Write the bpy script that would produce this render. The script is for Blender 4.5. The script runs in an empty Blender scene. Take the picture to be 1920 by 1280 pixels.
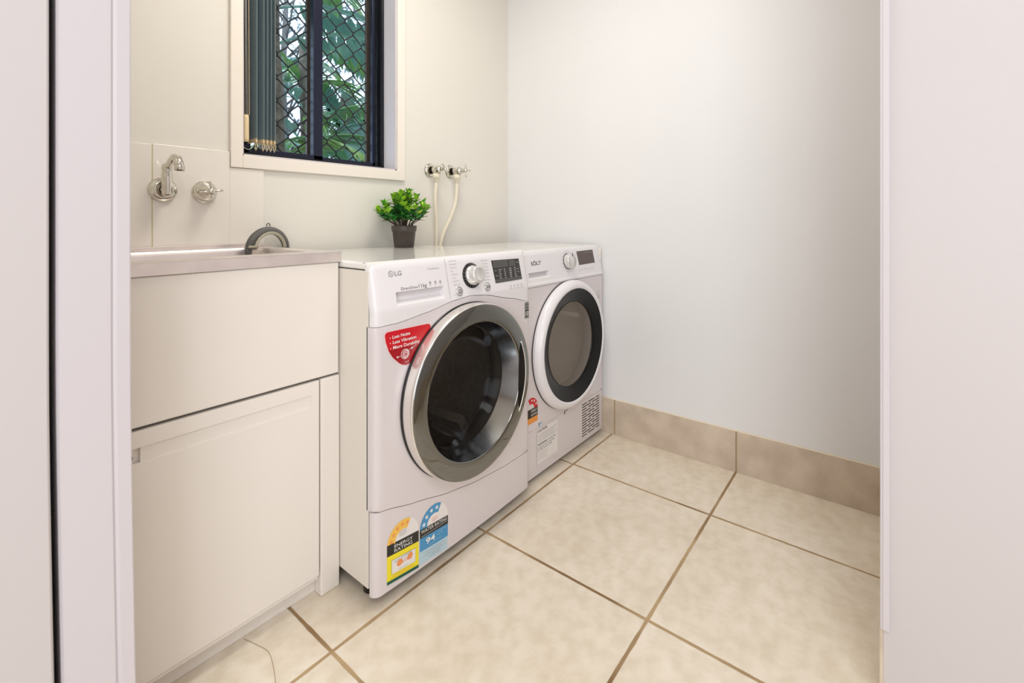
import bpy, math, random
from math import sin, cos, pi, sqrt, radians
from mathutils import Vector, Matrix

random.seed(7)
scene = bpy.context.scene
col = scene.collection

# ------------------------------------------------------------------ camera
CAM_H = 0.9636
cam_d = bpy.data.cameras.new('camera')
cam_d.sensor_width = 36.0
cam_d.lens = 36.0 * 888.0 / 1920.0
cam_d.shift_y = -228.0 / 1920.0
cam_d.clip_start = 0.02
cam_d.dof.use_dof = True
cam_d.dof.focus_distance = 1.7
cam_d.dof.aperture_fstop = 5.0
cam = bpy.data.objects.new('camera', cam_d)
cam.location = (0, 0, CAM_H)
cam.rotation_euler = (pi / 2, 0, -math.atan2(0.7836, 0.6213))
col.objects.link(cam)
scene.camera = cam

# ------------------------------------------------------------------ world, lights, exposure
w = bpy.data.worlds.new('world')
w.use_nodes = True
scene.world = w
w.node_tree.nodes['Background'].inputs[0].default_value = (0.72, 0.86, 1.0, 1)
w.node_tree.nodes['Background'].inputs[1].default_value = 2.0
scene.view_settings.view_transform = 'Standard'
scene.view_settings.look = 'None'
scene.view_settings.gamma = 1.0
scene.view_settings.use_curve_mapping = False
scene.view_settings.exposure = 0.24


def area(name, loc, size, power, color, target=None, shape='DISK', size_y=None):
    d = bpy.data.lights.new(name, 'AREA')
    d.shape = shape
    d.size = size
    if size_y: d.size_y = size_y
    d.energy = power
    d.color = color
    o = bpy.data.objects.new(name, d)
    o.location = loc
    if target is not None:
        o.rotation_euler = (Vector(target) - Vector(loc)).to_track_quat('-Z', 'Y').to_euler()
    col.objects.link(o)
    return o


area('ceiling_light', (0.92, 0.86, 2.36), 0.5, 9.6, (1.0, 0.965, 0.89))
area('hall_ceiling_light', (-0.35, -0.55, 2.36), 0.9, 14.0, (0.92, 0.98, 1.0))
area('hall_fill_panel', (-1.45, -0.75, 1.1), 1.8, 38.0, (0.86, 0.92, 1.0), (1.95, 0.55, 0.75), 'SQUARE')  # unseen fill lamp, added to brighten the right wall and lower room

# ------------------------------------------------------------------ materials


def lin(c):
    c = c / 255.0
    return c / 12.92 if c <= 0.04045 else ((c + 0.055) / 1.055) ** 2.4


def rgb(r, g, b): return (lin(r), lin(g), lin(b), 1.0)


def mat(name, c, rough=0.5, metal=0.0, coat=0.0, noise=0.0, nscale=8.0, bump=0.0, bscale=200.0, spec=0.5, c2=None):
    m = bpy.data.materials.new(name)
    m.use_nodes = True
    nt = m.node_tree
    b = nt.nodes['Principled BSDF']
    b.inputs['Base Color'].default_value = c
    b.inputs['Roughness'].default_value = rough
    b.inputs['Metallic'].default_value = metal
    b.inputs['Coat Weight'].default_value = coat
    b.inputs['Specular IOR Level'].default_value = spec
    tc = nt.nodes.new('ShaderNodeTexCoord')
    if noise > 0 or c2:
        n = nt.nodes.new('ShaderNodeTexNoise')
        n.inputs['Scale'].default_value = nscale
        n.inputs['Detail'].default_value = 5
        nt.links.new(tc.outputs['Object'], n.inputs['Vector'])
        r = nt.nodes.new('ShaderNodeValToRGB')
        r.color_ramp.elements[0].position = 0.35
        r.color_ramp.elements[1].position = 0.65
        d = c2 or tuple(v * (1 - noise) for v in c[:3]) + (1,)
        r.color_ramp.elements[0].color = d
        r.color_ramp.elements[1].color = c
        nt.links.new(n.outputs['Fac'], r.inputs['Fac'])
        nt.links.new(r.outputs['Color'], b.inputs['Base Color'])
    if bump > 0:
        n2 = nt.nodes.new('ShaderNodeTexNoise')
        n2.inputs['Scale'].default_value = bscale
        n2.inputs['Detail'].default_value = 3
        nt.links.new(tc.outputs['Object'], n2.inputs['Vector'])
        bp = nt.nodes.new('ShaderNodeBump')
        bp.inputs['Strength'].default_value = bump
        bp.inputs['Distance'].default_value = 0.002
        nt.links.new(n2.outputs['Fac'], bp.inputs['Height'])
        nt.links.new(bp.outputs['Normal'], b.inputs['Normal'])
    return m


def glass_mat(name, tint, refl=0.12, rough=0.0, lift=None):
    m = bpy.data.materials.new(name)
    m.use_nodes = True
    nt = m.node_tree
    nt.nodes.clear()
    out = nt.nodes.new('ShaderNodeOutputMaterial')
    mx = nt.nodes.new('ShaderNodeMixShader')
    tr = nt.nodes.new('ShaderNodeBsdfTransparent')
    tr.inputs[0].default_value = tint
    gl = nt.nodes.new('ShaderNodeBsdfGlossy')
    gl.inputs['Roughness'].default_value = rough
    lw = nt.nodes.new('ShaderNodeLayerWeight')
    lw.inputs['Blend'].default_value = refl
    nt.links.new(lw.outputs['Fresnel'], mx.inputs[0])
    base = tr.outputs[0]
    if lift:  # diffuse share that brightens the glass by colour
        df = nt.nodes.new('ShaderNodeBsdfDiffuse'); df.inputs[0].default_value = lift[0]
        m2 = nt.nodes.new('ShaderNodeMixShader'); m2.inputs[0].default_value = lift[1]
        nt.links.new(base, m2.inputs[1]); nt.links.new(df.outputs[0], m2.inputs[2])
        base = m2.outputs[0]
    nt.links.new(base, mx.inputs[1])
    nt.links.new(gl.outputs[0], mx.inputs[2])
    nt.links.new(mx.outputs[0], out.inputs[0])
    return m


M = {}
M['wall'] = mat('wall_paint', rgb(234, 229, 219), 0.55, bump=0.04, bscale=260, noise=0.015, nscale=3)
M['wall_lit_cool'] = mat('wall_paint_lit_cool', rgb(234, 233, 233), 0.55, bump=0.04, bscale=260, noise=0.015, nscale=3)  # same wall, cool light falling on it put into the colour
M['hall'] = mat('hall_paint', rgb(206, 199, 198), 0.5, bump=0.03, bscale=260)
M['ceiling'] = mat('ceiling_paint', rgb(246, 243, 238), 0.7)
M['trim'] = mat('trim_gloss_paint', rgb(212, 205, 208), 0.3)
M['arch'] = mat('architrave_paint', rgb(243, 234, 222), 0.35)
M['splash'] = mat('splashback_tile', rgb(243, 236, 226), 0.12, noise=0.01)
M['splash_grout'] = mat('splashback_grout', rgb(222, 212, 180), 0.7)
M['skirt'] = mat('skirting_tile', rgb(214, 198, 178), 0.4, nscale=14, c2=rgb(196, 179, 160), bump=0.1, bscale=60)
M['grout'] = mat('skirting_grout', rgb(172, 146, 112), 0.8)
M['caulk'] = mat('caulk', rgb(238, 224, 200), 0.6)
M['gap'] = mat('slot_shade_black', rgb(14, 10, 10), 0.6)  # black that stands for shade inside the door slot
M['cab'] = mat('cabinet_white', rgb(240, 232, 223), 0.32, noise=0.012, nscale=5)
M['steel'] = mat('stainless_steel', rgb(238, 229, 225), 0.36, 0.85, noise=0.08, nscale=24)
M['chrome'] = mat('chrome', rgb(222, 218, 208), 0.1, 1.0, noise=0.12, nscale=70)
M['enamel_lit_top'] = mat('white_enamel_lit_top', rgb(240, 236, 230), 0.2, coat=0.6)  # whiter than the front enamel: light on the lids painted in
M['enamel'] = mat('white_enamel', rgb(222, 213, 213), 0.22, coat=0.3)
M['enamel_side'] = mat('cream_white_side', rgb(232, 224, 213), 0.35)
M['plastic'] = mat('white_plastic', rgb(234, 230, 231), 0.28)
M['inner'] = mat('shadow_grey_plastic', rgb(150, 146, 146), 0.6)
M['silver'] = mat('silver_rim', rgb(236, 232, 226), 0.26, 0.75)
M['smoke'] = mat('smoked_chrome', rgb(138, 140, 138), 0.04, 1.0)
M['smoke2'] = mat('smoked_chrome_inner', rgb(205, 207, 210), 0.14, 1.0)
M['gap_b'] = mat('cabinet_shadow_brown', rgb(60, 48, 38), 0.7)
M['black'] = mat('black_plastic', rgb(22, 20, 19), 0.25)
M['blackg'] = mat('black_gloss', rgb(16, 14, 12), 0.22, spec=0.22)
M['rubber'] = mat('grey_rubber', rgb(58, 54, 52), 0.6)
M['drum'] = mat('drum_steel', rgb(190, 182, 174), 0.35, 0.6, noise=0.2, nscale=60)
M['drum_d'] = mat('dryer_drum', rgb(244, 234, 220), 0.5, 0.0, noise=0.1, nscale=9)
M['glass_w'] = glass_mat('tinted_door_glass', (0.60, 0.57, 0.53, 1), 0.16)
M['glass_d'] = glass_mat('lightened_door_glass', (0.92, 0.90, 0.87, 1), 0.12, 0.0, (rgb(176, 162, 148), 0.28))  # beige diffuse mixed in to lighten the dim view of the drum
M['pane'] = glass_mat('window_glass', (0.92, 0.95, 0.97, 1), 0.1)
M['ink'] = mat('ink_dark', rgb(70, 68, 70), 0.5)
M['ink_l'] = mat('ink_light', rgb(158, 154, 158), 0.5)
M['ink_logo'] = mat('ink_logo_grey', rgb(150, 146, 152), 0.4)
M['white_ink'] = mat('ink_white', rgb(238, 236, 232), 0.5)
M['knob'] = mat('knob_silver', rgb(222, 220, 218), 0.22, 0.5)
M['display'] = mat('display_black', rgb(44, 42, 40), 0.15)
M['display_seg'] = mat('display_segments', rgb(80, 78, 76), 0.3)
M['display_b'] = mat('display_brown', rgb(84, 68, 62), 0.15)
M['red'] = mat('sticker_red', rgb(206, 18, 34), 0.25, nscale=6)
M['redd'] = mat('sticker_dark_red', rgb(164, 8, 24), 0.25)
M['pinkw'] = mat('sticker_edge', rgb(248, 214, 214), 0.4)
M['yellow'] = mat('label_yellow', rgb(244, 226, 40), 0.4)
M['amber'] = mat('label_amber', rgb(246, 196, 84), 0.4)
M['orange'] = mat('label_orange', rgb(242, 150, 92), 0.4)
M['orange2'] = mat('label_orange_deep', rgb(236, 150, 66), 0.4)
M['green'] = mat('label_green', rgb(8, 88, 72), 0.4)
M['blue'] = mat('label_blue', rgb(72, 148, 196), 0.4)
M['lblue'] = mat('label_pale_blue', rgb(186, 210, 220), 0.4)
M['lblack'] = mat('label_black', rgb(34, 32, 24), 0.4)
M['lwhite'] = mat('label_white', rgb(236, 230, 226), 0.4)
M['grey_lbl'] = mat('label_grey', rgb(128, 130, 124), 0.4)
M['pot'] = mat('pot_plastic', rgb(74, 65, 59), 0.45)
M['soil'] = mat('pot_soil', rgb(40, 30, 24), 0.9)
M['stem'] = mat('plant_stem', rgb(66, 50, 36), 0.6)
M['leaf'] = mat('plant_leaf', rgb(62, 150, 52), 0.45, nscale=30, c2=rgb(28, 104, 44))
M['leaf_l'] = mat('plant_leaf_lime', rgb(176, 214, 60), 0.45, nscale=40, c2=rgb(112, 184, 44))
M['berry'] = mat('plant_bud', rgb(60, 64, 40), 0.5)
M['hose'] = mat('corrugated_hose', rgb(104, 102, 98), 0.5)
M['hook'] = mat('hose_hook', rgb(176, 168, 148), 0.45)
M['inlet'] = mat('inlet_hose_plastic', rgb(236, 226, 204), 0.4)
M['alu'] = mat('black_aluminium', rgb(24, 25, 32), 0.3, 0.2)
M['alu_b'] = mat('blue_black_aluminium', rgb(34, 38, 60), 0.28, 0.3)
M['alu_br'] = mat('bronze_aluminium', rgb(74, 58, 44), 0.45)
M['grille'] = mat('grille_metal', rgb(46, 40, 38), 0.45)
M['slat'] = mat('blind_slate', rgb(134, 150, 154), 0.6, bump=0.1, bscale=900)
M['cream'] = mat('blind_cream_plastic', rgb(236, 212, 166), 0.4)
M['cord'] = mat('blind_cord', rgb(206, 200, 184), 0.6)
M['frond'] = mat('palm_frond', rgb(158, 190, 100), 0.3, nscale=5, c2=rgb(96, 150, 104))
M['frond_b'] = mat('palm_frond_bluish', rgb(160, 200, 184), 0.22, nscale=5, c2=rgb(110, 156, 146))
M['trunk'] = mat('palm_trunk', rgb(130, 118, 106), 0.8, nscale=40, c2=rgb(92, 82, 72))
M['fence'] = mat('fence_boards', rgb(92, 96, 104), 0.8, nscale=9, c2=rgb(60, 62, 68))
M['ground'] = mat('garden_soil', rgb(96, 88, 72), 0.9, nscale=9, c2=rgb(60, 56, 44))
M['branch'] = mat('tree_branch', rgb(120, 116, 112), 0.8)
M['bleaf'] = mat('tree_leaf', rgb(160, 172, 176), 0.5, nscale=9, c2=rgb(104, 122, 128))
M['hair'] = mat('hair_strand', rgb(176, 146, 112), 0.6)


def floor_mat():
    m = bpy.data.materials.new('floor_tiles')
    m.use_nodes = True
    nt = m.node_tree
    N = nt.nodes; L = nt.links
    b = N['Principled BSDF']
    tc = N.new('ShaderNodeTexCoord')
    wob = N.new('ShaderNodeTexNoise'); wob.inputs['Scale'].default_value = 22
    L.new(tc.outputs['Object'], wob.inputs['Vector'])
    sep = N.new('ShaderNodeSeparateXYZ')
    L.new(tc.outputs['Object'], sep.inputs[0])

    def math_(op, a, bb):
        n = N.new('ShaderNodeMath'); n.operation = op
        for i, v in enumerate((a, bb)):
            if v is None: continue
            if isinstance(v, (int, float)): n.inputs[i].default_value = v
            else: L.new(v, n.inputs[i])
        return n.outputs[0]
    P = 0.518

    def dist(out, off):
        a = math_('SUBTRACT', out, off)
        a = math_('DIVIDE', a, P)
        r = math_('ROUND', a, None)
        a = math_('SUBTRACT', a, r)
        a = math_('ABSOLUTE', a, None)
        return math_('MULTIPLY', a, P)
    dx = dist(sep.outputs[0], 0.5785)
    dy = dist(sep.outputs[1], 0.4540)
    d = math_('MINIMUM', dx, dy)
    wv = math_('MULTIPLY', math_('SUBTRACT', wob.outputs['Fac'], 0.5), 0.0035)
    d = math_('ADD', d, wv)
    mr = N.new('ShaderNodeMapRange')
    mr.inputs['From Min'].default_value = 0.0033
    mr.inputs['From Max'].default_value = 0.0050
    L.new(d, mr.inputs['Value'])           # 0 in grout, 1 in tile
    # tile colour
    n1 = N.new('ShaderNodeTexNoise'); n1.inputs['Scale'].default_value = 3.2; n1.inputs['Detail'].default_value = 7; n1.inputs['Roughness'].default_value = 0.62
    L.new(tc.outputs['Object'], n1.inputs['Vector'])
    r1 = N.new('ShaderNodeValToRGB')
    r1.color_ramp.elements[0].position = 0.3; r1.color_ramp.elements[0].color = rgb(230, 215, 194)
    r1.color_ramp.elements[1].position = 0.7; r1.color_ramp.elements[1].color = rgb(243, 232, 215)
    L.new(n1.outputs['Fac'], r1.inputs['Fac'])
    n2 = N.new('ShaderNodeTexNoise'); n2.inputs['Scale'].default_value = 26; n2.inputs['Detail'].default_value = 6
    L.new(tc.outputs['Object'], n2.inputs['Vector'])
    r2 = N.new('ShaderNodeValToRGB')
    r2.color_ramp.elements[0].position = 0.35; r2.color_ramp.elements[0].color = (0.90, 0.88, 0.84, 1)
    r2.color_ramp.elements[1].position = 0.6; r2.color_ramp.elements[1].color = (1, 1, 1, 1)
    L.new(n2.outputs['Fac'], r2.inputs['Fac'])
    mul = N.new('ShaderNodeMix'); mul.data_type = 'RGBA'; mul.blend_type = 'MULTIPLY'
    mul.inputs[0].default_value = 1.0
    L.new(r1.outputs[0], mul.inputs[6]); L.new(r2.outputs[0], mul.inputs[7])
    # grout colour
    n3 = N.new('ShaderNodeTexNoise'); n3.inputs['Scale'].default_value = 5
    L.new(tc.outputs['Object'], n3.inputs['Vector'])
    r3 = N.new('ShaderNodeValToRGB')
    r3.color_ramp.elements[0].position = 0.35; r3.color_ramp.elements[0].color = rgb(136, 106, 70)
    r3.color_ramp.elements[1].position = 0.66; r3.color_ramp.elements[1].color = rgb(190, 162, 122)
    L.new(n3.outputs['Fac'], r3.inputs['Fac'])
    mx = N.new('ShaderNodeMix'); mx.data_type = 'RGBA'
    L.new(mr.outputs[0], mx.inputs[0]); L.new(r3.outputs[0], mx.inputs[6]); L.new(mul.outputs[2], mx.inputs[7])
    L.new(mx.outputs[2], b.inputs['Base Color'])
    ro = math_('SUBTRACT', 0.85, math_('MULTIPLY', mr.outputs[0], 0.47))
    L.new(ro, b.inputs['Roughness'])
    bp = N.new('ShaderNodeBump'); bp.inputs['Strength'].default_value = 0.6; bp.inputs['Distance'].default_value = 0.0015
    hh = math_('ADD', mr.outputs[0], math_('MULTIPLY', n2.outputs['Fac'], 0.25))
    L.new(hh, bp.inputs['Height']); L.new(bp.outputs[0], b.inputs['Normal'])
    return m


M['floor'] = floor_mat()

# ------------------------------------------------------------------ mesh helpers


class G:
    """collects faces of several materials into one mesh"""

    def __init__(s):
        s.v = []; s.f = []; s.m = []; s.mats = []; s.sm = []

    def mi(s, m):
        if m not in s.mats: s.mats.append(m)
        return s.mats.index(m)

    def add(s, vs, fs, m, smooth=False):
        o = len(s.v); s.v += [tuple(p) for p in vs]
        k = s.mi(m)
        for f in fs:
            s.f.append([i + o for i in f]); s.m.append(k); s.sm.append(smooth)
        return s

    def box(s, x0, x1, y0, y1, z0, z1, m, T=None):
        vs = [(x0, y0, z0), (x1, y0, z0), (x1, y1, z0), (x0, y1, z0), (x0, y0, z1), (x1, y0, z1), (x1, y1, z1), (x0, y1, z1)]
        if T is not None: vs = [T @ Vector(v) for v in vs]
        return s.add(vs, [(0, 3, 2, 1), (4, 5, 6, 7), (0, 1, 5, 4), (1, 2, 6, 5), (2, 3, 7, 6), (3, 0, 4, 7)], m)

    def lathe(s, prof, m, T, n=72, a0=0.0, a1=2 * pi, smooth=True):
        """prof [(r,h)] about local z, placed with T"""
        full = abs(a1 - a0 - 2 * pi) < 1e-6
        k = n if full else n + 1
        vs = []
        for r, h in prof:
            for i in range(k):
                a = a0 + (a1 - a0) * i / n
                vs.append(T @ Vector((r * cos(a), r * sin(a), h)))
        fs = []
        for j in range(len(prof) - 1):
            for i in range(n):
                i2 = (i + 1) % k
                fs.append((j * k + i, j * k + i2, (j + 1) * k + i2, (j + 1) * k + i))
        return s.add(vs, fs, m, smooth)

    def tube(s, pts, r, m, n=10, caps=True):
        pts = [Vector(p) for p in pts]
        R = r if isinstance(r, (list, tuple)) else [r] * len(pts)
        t0 = (pts[1] - pts[0]).normalized()
        up = Vector((0, 0, 1)) if abs(t0.z) < 0.9 else Vector((0, 1, 0))
        nrm = (up - t0 * up.dot(t0)).normalized()
        vs = []
        for i, p in enumerate(pts):
            a = pts[max(i - 1, 0)]; b = pts[min(i + 1, len(pts) - 1)]
            t = (b - a).normalized()
            nrm = (nrm - t * nrm.dot(t)).normalized()
            bi = t.cross(nrm)
            for k in range(n):
                an = 2 * pi * k / n
                vs.append(p + (nrm * cos(an) + bi * sin(an)) * R[i])
        fs = []
        for j in range(len(pts) - 1):
            for k in range(n):
                fs.append((j * n + k, j * n + (k + 1) % n, (j + 1) * n + (k + 1) % n, (j + 1) * n + k))
        if caps:
            fs.append(tuple(range(n - 1, -1, -1)))
            fs.append(tuple((len(pts) - 1) * n + k for k in range(n)))
        return s.add(vs, fs, m, True)

    def build(s, name, parent=None, bevel=0.0, seg=2, subsurf=0, origin=None):
        me = bpy.data.meshes.new(name)
        vs = s.v
        if origin is not None:
            vs = [(a - origin[0], b - origin[1], c - origin[2]) for a, b, c in vs]
        me.from_pydata(vs, [], s.f)
        for m in s.mats: me.materials.append(M[m])
        me.polygons.foreach_set('material_index', s.m)
        me.polygons.foreach_set('use_smooth', s.sm)
        me.update()
        o = bpy.data.objects.new(name, me)
        if origin is not None: o.location = origin
        col.objects.link(o)
        if parent is not None:
            o.parent = parent
            o.location = Vector(o.location) - Vector(parent.location)
            if origin is None: o.location = -Vector(parent.location)
        if bevel:
            b = o.modifiers.new('bevel', 'BEVEL'); b.width = bevel; b.segments = seg; b.limit_method = 'ANGLE'
            b.angle_limit = radians(40); b.harden_normals = False
        if subsurf:
            b = o.modifiers.new('sub', 'SUBSURF'); b.levels = subsurf; b.render_levels = subsurf
        return o


def TY(x, y, z):
    """local z axis points to -Y (out of a front face)"""
    return Matrix.Translation((x, y, z)) @ Matrix.Rotation(pi / 2, 4, 'X')


def TZ(x, y, z): return Matrix.Translation((x, y, z))


def thing(name, label, cat, loc, group=None):
    o = bpy.data.objects.new(name, None)
    o.empty_display_size = 0.05
    o.location = loc
    col.objects.link(o)
    tag(o, label, cat, group)
    return o


def tag(o, label=None, cat=None, group=None, kind=None):
    if label: o['label'] = label
    if cat: o['category'] = cat
    if group: o['group'] = group
    if kind: o['kind'] = kind
    return o


def struct(o): o['kind'] = 'structure'; return o


_tc = {}


def text_data(s, bold=0.0):
    k = (s, bold)
    if k not in _tc:
        cu = bpy.data.curves.new('t', 'FONT')
        cu.body = s; cu.size = 1.0; cu.offset = bold; cu.resolution_u = 3
        o = bpy.data.objects.new('t', cu)
        me = bpy.data.meshes.new_from_object(o)
        vs = [(v.co.x, v.co.y) for v in me.vertices]
        fs = [tuple(p.vertices) for p in me.polygons]
        bpy.data.objects.remove(o); bpy.data.curves.remove(cu); bpy.data.meshes.remove(me)
        x0 = min(a for a, b in vs); x1 = max(a for a, b in vs)
        vs = [((a - x0) / (x1 - x0), b / 0.7) for a, b in vs]
        _tc[k] = (vs, fs)
    return _tc[k]


class Surf:
    """draw flat marks that follow the front surface y=fn(x,z)"""

    def __init__(s, g, fn): s.g = g; s.fn = fn

    def pt(s, x, z, layer): return (x, s.fn(x, z) - 0.0004 * layer, z)

    def poly(s, pts, m, layer=1):
        n = len(pts)
        s.g.add([s.pt(x, z, layer) for x, z in pts], [tuple(range(n))], m)

    def quad(s, bl, br, tr, tl, m, layer=1, n=6):
        vs = []
        for i in range(n + 1):
            t = i / n
            b = (bl[0] + (br[0] - bl[0]) * t, bl[1] + (br[1] - bl[1]) * t)
            u = (tl[0] + (tr[0] - tl[0]) * t, tl[1] + (tr[1] - tl[1]) * t)
            vs += [s.pt(b[0], b[1], layer), s.pt(u[0], u[1], layer)]
        s.g.add(vs, [(2 * i, 2 * i + 2, 2 * i + 3, 2 * i + 1) for i in range(n)], m)

    def rect(s, x0, x1, z0, z1, m, layer=1, n=4): s.quad((x0, z0), (x1, z0), (x1, z1), (x0, z1), m, layer, n)

    def ring(s, cx, cz, r0, r1, m, layer=1, a0=0, a1=360, n=32):
        vs = []
        for i in range(n + 1):
            a = radians(a0 + (a1 - a0) * i / n)
            vs += [s.pt(cx + r0 * cos(a), cz + r0 * sin(a), layer), s.pt(cx + r1 * cos(a), cz + r1 * sin(a), layer)]
        s.g.add(vs, [(2 * i, 2 * i + 1, 2 * i + 3, 2 * i + 2) for i in range(n)], m)

    def disc(s, cx, cz, r, m, layer=1, n=28):
        s.poly([(cx + r * cos(2 * pi * i / n), cz + r * sin(2 * pi * i / n)) for i in range(n)], m, layer)

    def text(s, t, x, z, wd, h, m, layer=2, slope=0.0, bold=0.0):
        vs, fs = text_data(t, bold)
        s.g.add([s.pt(x + a * wd, z + b * h + a * slope, layer) for a, b in vs], fs, m)

    def star(s, cx, cz, r, m, layer=2):
        pts = []
        for i in range(10):
            a = radians(90 + 36 * i); q = r if i % 2 == 0 else r * 0.42
            pts.append((cx + q * cos(a), cz + q * sin(a)))
        vs = [s.pt(cx, cz, layer)] + [s.pt(a, b, layer) for a, b in pts]
        s.g.add(vs, [(0, 1 + i, 1 + (i + 1) % 10) for i in range(10)], m)


def box_obj(name, x0, x1, y0, y1, z0, z1, m, parent=None, bevel=0.0, seg=2):
    return G().box(x0, x1, y0, y1, z0, z1, m).build(name, parent, bevel, seg)


# ------------------------------------------------------------------ setting
XR = 1.958      # right wall
YB = 1.58       # back wall
CZ = 2.40
WX0, WX1, WZ0, WZ1 = 0.634, 1.228, 1.165, 2.10

struct(box_obj('floor', -1.6, XR + 0.1, -1.7, YB + 0.1, -0.08, 0.0, 'floor'))
struct(box_obj('ceiling', -1.6, XR + 0.1, -1.7, YB + 0.14, CZ, CZ + 0.08, 'ceiling'))
struct(box_obj('wall_right', XR, XR + 0.1, -0.6, YB + 0.14, 0, CZ, 'wall_lit_cool'))
g = G()
g.box(-0.05, WX0, YB, YB + 0.14, 0, CZ, 'wall')
g.box(WX1, XR, YB, YB + 0.14, 0, CZ, 'wall')
g.box(WX0, WX1, YB, YB + 0.14, 0, WZ0, 'wall')
g.box(WX0, WX1, YB, YB + 0.14, WZ1, CZ, 'wall')
struct(g.build('wall_back'))
struct(box_obj('wall_left', -0.05, 0.09, 1.0, YB, 0, CZ, 'wall'))
struct(box_obj('wall_front', 1.19, XR, -1.7, 0.006, 0, CZ, 'hall'))
g = G()
g.box(-1.6, 0.112, 0.93, 1.0, 0, CZ, 'hall')
g.box(0.112, 0.123, 0.99, 1.0, 0, CZ, 'gap')  # black backing that paints the slot's shade
struct(g.build('wall_hall'))
struct(box_obj('wall_hall_side', -1.7, -1.6, -1.7, 1.0, 0, CZ, 'hall'))
struct(box_obj('wall_hall_rear', -1.6, 1.19, -1.8, -1.7, 0, CZ, 'hall'))

# right skirting tiles
for i, (a, b) in enumerate([(-0.06, 0.4505), (0.4555, 0.9565), (0.9615, 1.475), (1.48, 1.58)]):
    y0 = max(a, 0.013)
    o = box_obj('trim_%d' % (i + 1), 1.9485, XR, y0, b, 0, 0.155, 'skirt', bevel=0.001)
    struct(o)
g = G()
g.box(1.951, XR, 0.013, 1.58, 0, 0.154, 'grout')
struct(g.build('trim_5'))
g = G()
g.box(1.9495, XR, 0.013, 1.58, 0.155, 0.1585, 'caulk')
struct(g.build('trim_6', bevel=0.001))
# front return: skirting tile and door trim standing on it
struct(box_obj('trim_7', 1.19, 1.948, 0.006, 0.0125, 0, 0.155, 'skirt', bevel=0.0008))
g = G()
g.box(1.186, 1.26, 0.0, 0.0115, 0.156, CZ, 'trim')
g.box(1.184, 1.19, -0.0035, 0.0075, 0.156, CZ, 'trim')
struct(g.build('trim_8', bevel=0.0012))

# left door jamb, a little out of plumb towards the floor, and the door leaf beside its dark slot


def plumb(z):
    return 0.0 if z > 0.75 else 0.0066 * ((0.75 - z) / 0.5) ** 1.3


def leaning(name, secs, m, parent=None):
    """secs: outline [(x,y)] extruded up with the lean"""
    zs = [0.0, 0.1, 0.2, 0.3, 0.4, 0.5, 0.6, 0.7, 0.8, 1.2, 1.8, CZ - 0.001]
    n = len(secs); vs = []; fs = []
    for z in zs:
        for x, y in secs: vs.append((x + plumb(z), y, z))
    for j in range(len(zs) - 1):
        for i in range(n):
            fs.append((j * n + i, j * n + (i + 1) % n, (j + 1) * n + (i + 1) % n, (j + 1) * n + i))
    fs.append(tuple(range(n - 1, -1, -1))); fs.append(tuple((len(zs) - 1) * n + i for i in range(n)))
    return G().add(vs, fs, m).build(name, parent)


struct(leaning('trim_9', [(0.1215, 0.904), (0.1245, 0.900), (0.180, 0.900), (0.183, 0.903), (0.187, 0.900), (0.2025, 0.900), (0.2045, 0.903), (0.2045, 0.985), (0.1215, 0.985)], 'trim'))
struct(leaning('door_1', [(-0.62, 0.893), (0.111, 0.893), (0.1135, 0.896), (0.1135, 0.928), (-0.62, 0.928)], 'hall'))
struct(leaning('trim_10', [(0.108, 0.945), (0.125, 0.945), (0.125, 0.98), (0.108, 0.98)], 'gap'))  # black strip added in the slot to stand for its shade

# ------------------------------------------------------------------ splashback tiles
g = G()
for (a, b, z0, z1) in [(0.092, 0.4015, 0.86, 1.170), (0.4045, 0.598, 0.86, 1.172), (0.598, 0.699, 0.86, 1.124)]:
    g.box(a, b, YB - 0.006, YB, z0, z1, 'splash')
g.box(0.4012, 0.4048, YB - 0.0045, YB, 0.86, 1.17, 'splash_grout')
struct(g.build('trim_11', bevel=0.001))

# ------------------------------------------------------------------ window
win = bpy.data.objects.new('window_1', None); win.location = (0.93, 1.66, WZ0); col.objects.link(win); struct(win)
g = G()
ya, yb = YB - 0.012, YB
g.box(0.599, WX0, ya, yb, 1.125, 2.135, 'arch')
g.box(WX1, 1.266, ya, yb, 1.125, 2.135, 'arch')
g.box(WX0, WX1, ya, yb, 1.125, WZ0, 'arch')
g.box(WX0, WX1, ya, yb, WZ1, 2.135, 'arch')
g.build('architrave', win, bevel=0.002)
g = G()
t = 0.006
g.box(WX0, WX0 + t, YB - 0.001, 1.654, WZ0, WZ1, 'trim')
g.box(WX1 - t, WX1, YB - 0.001, 1.654, WZ0, WZ1, 'trim')
g.box(WX0, WX1, YB - 0.001, 1.654, WZ0, WZ0 + t, 'trim')
g.box(WX0, WX1, YB - 0.001, 1.654, WZ1 - t, WZ1, 'trim')
g.build('reveal', win)
g = G()
g.box(WX0, WX0 + 0.035, 1.654, 1.715, WZ0, WZ1, 'alu')
g.box(WX1 - 0.016, WX1, 1.654, 1.715, WZ0, WZ1, 'alu')
g.box(WX0, WX1, 1.654, 1.715, WZ0, WZ0 + 0.022, 'alu')
g.box(WX0, WX1, 1.654, 1.715, WZ1 - 0.035, WZ1, 'alu')
g.build('frame', win, bevel=0.0015)


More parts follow.
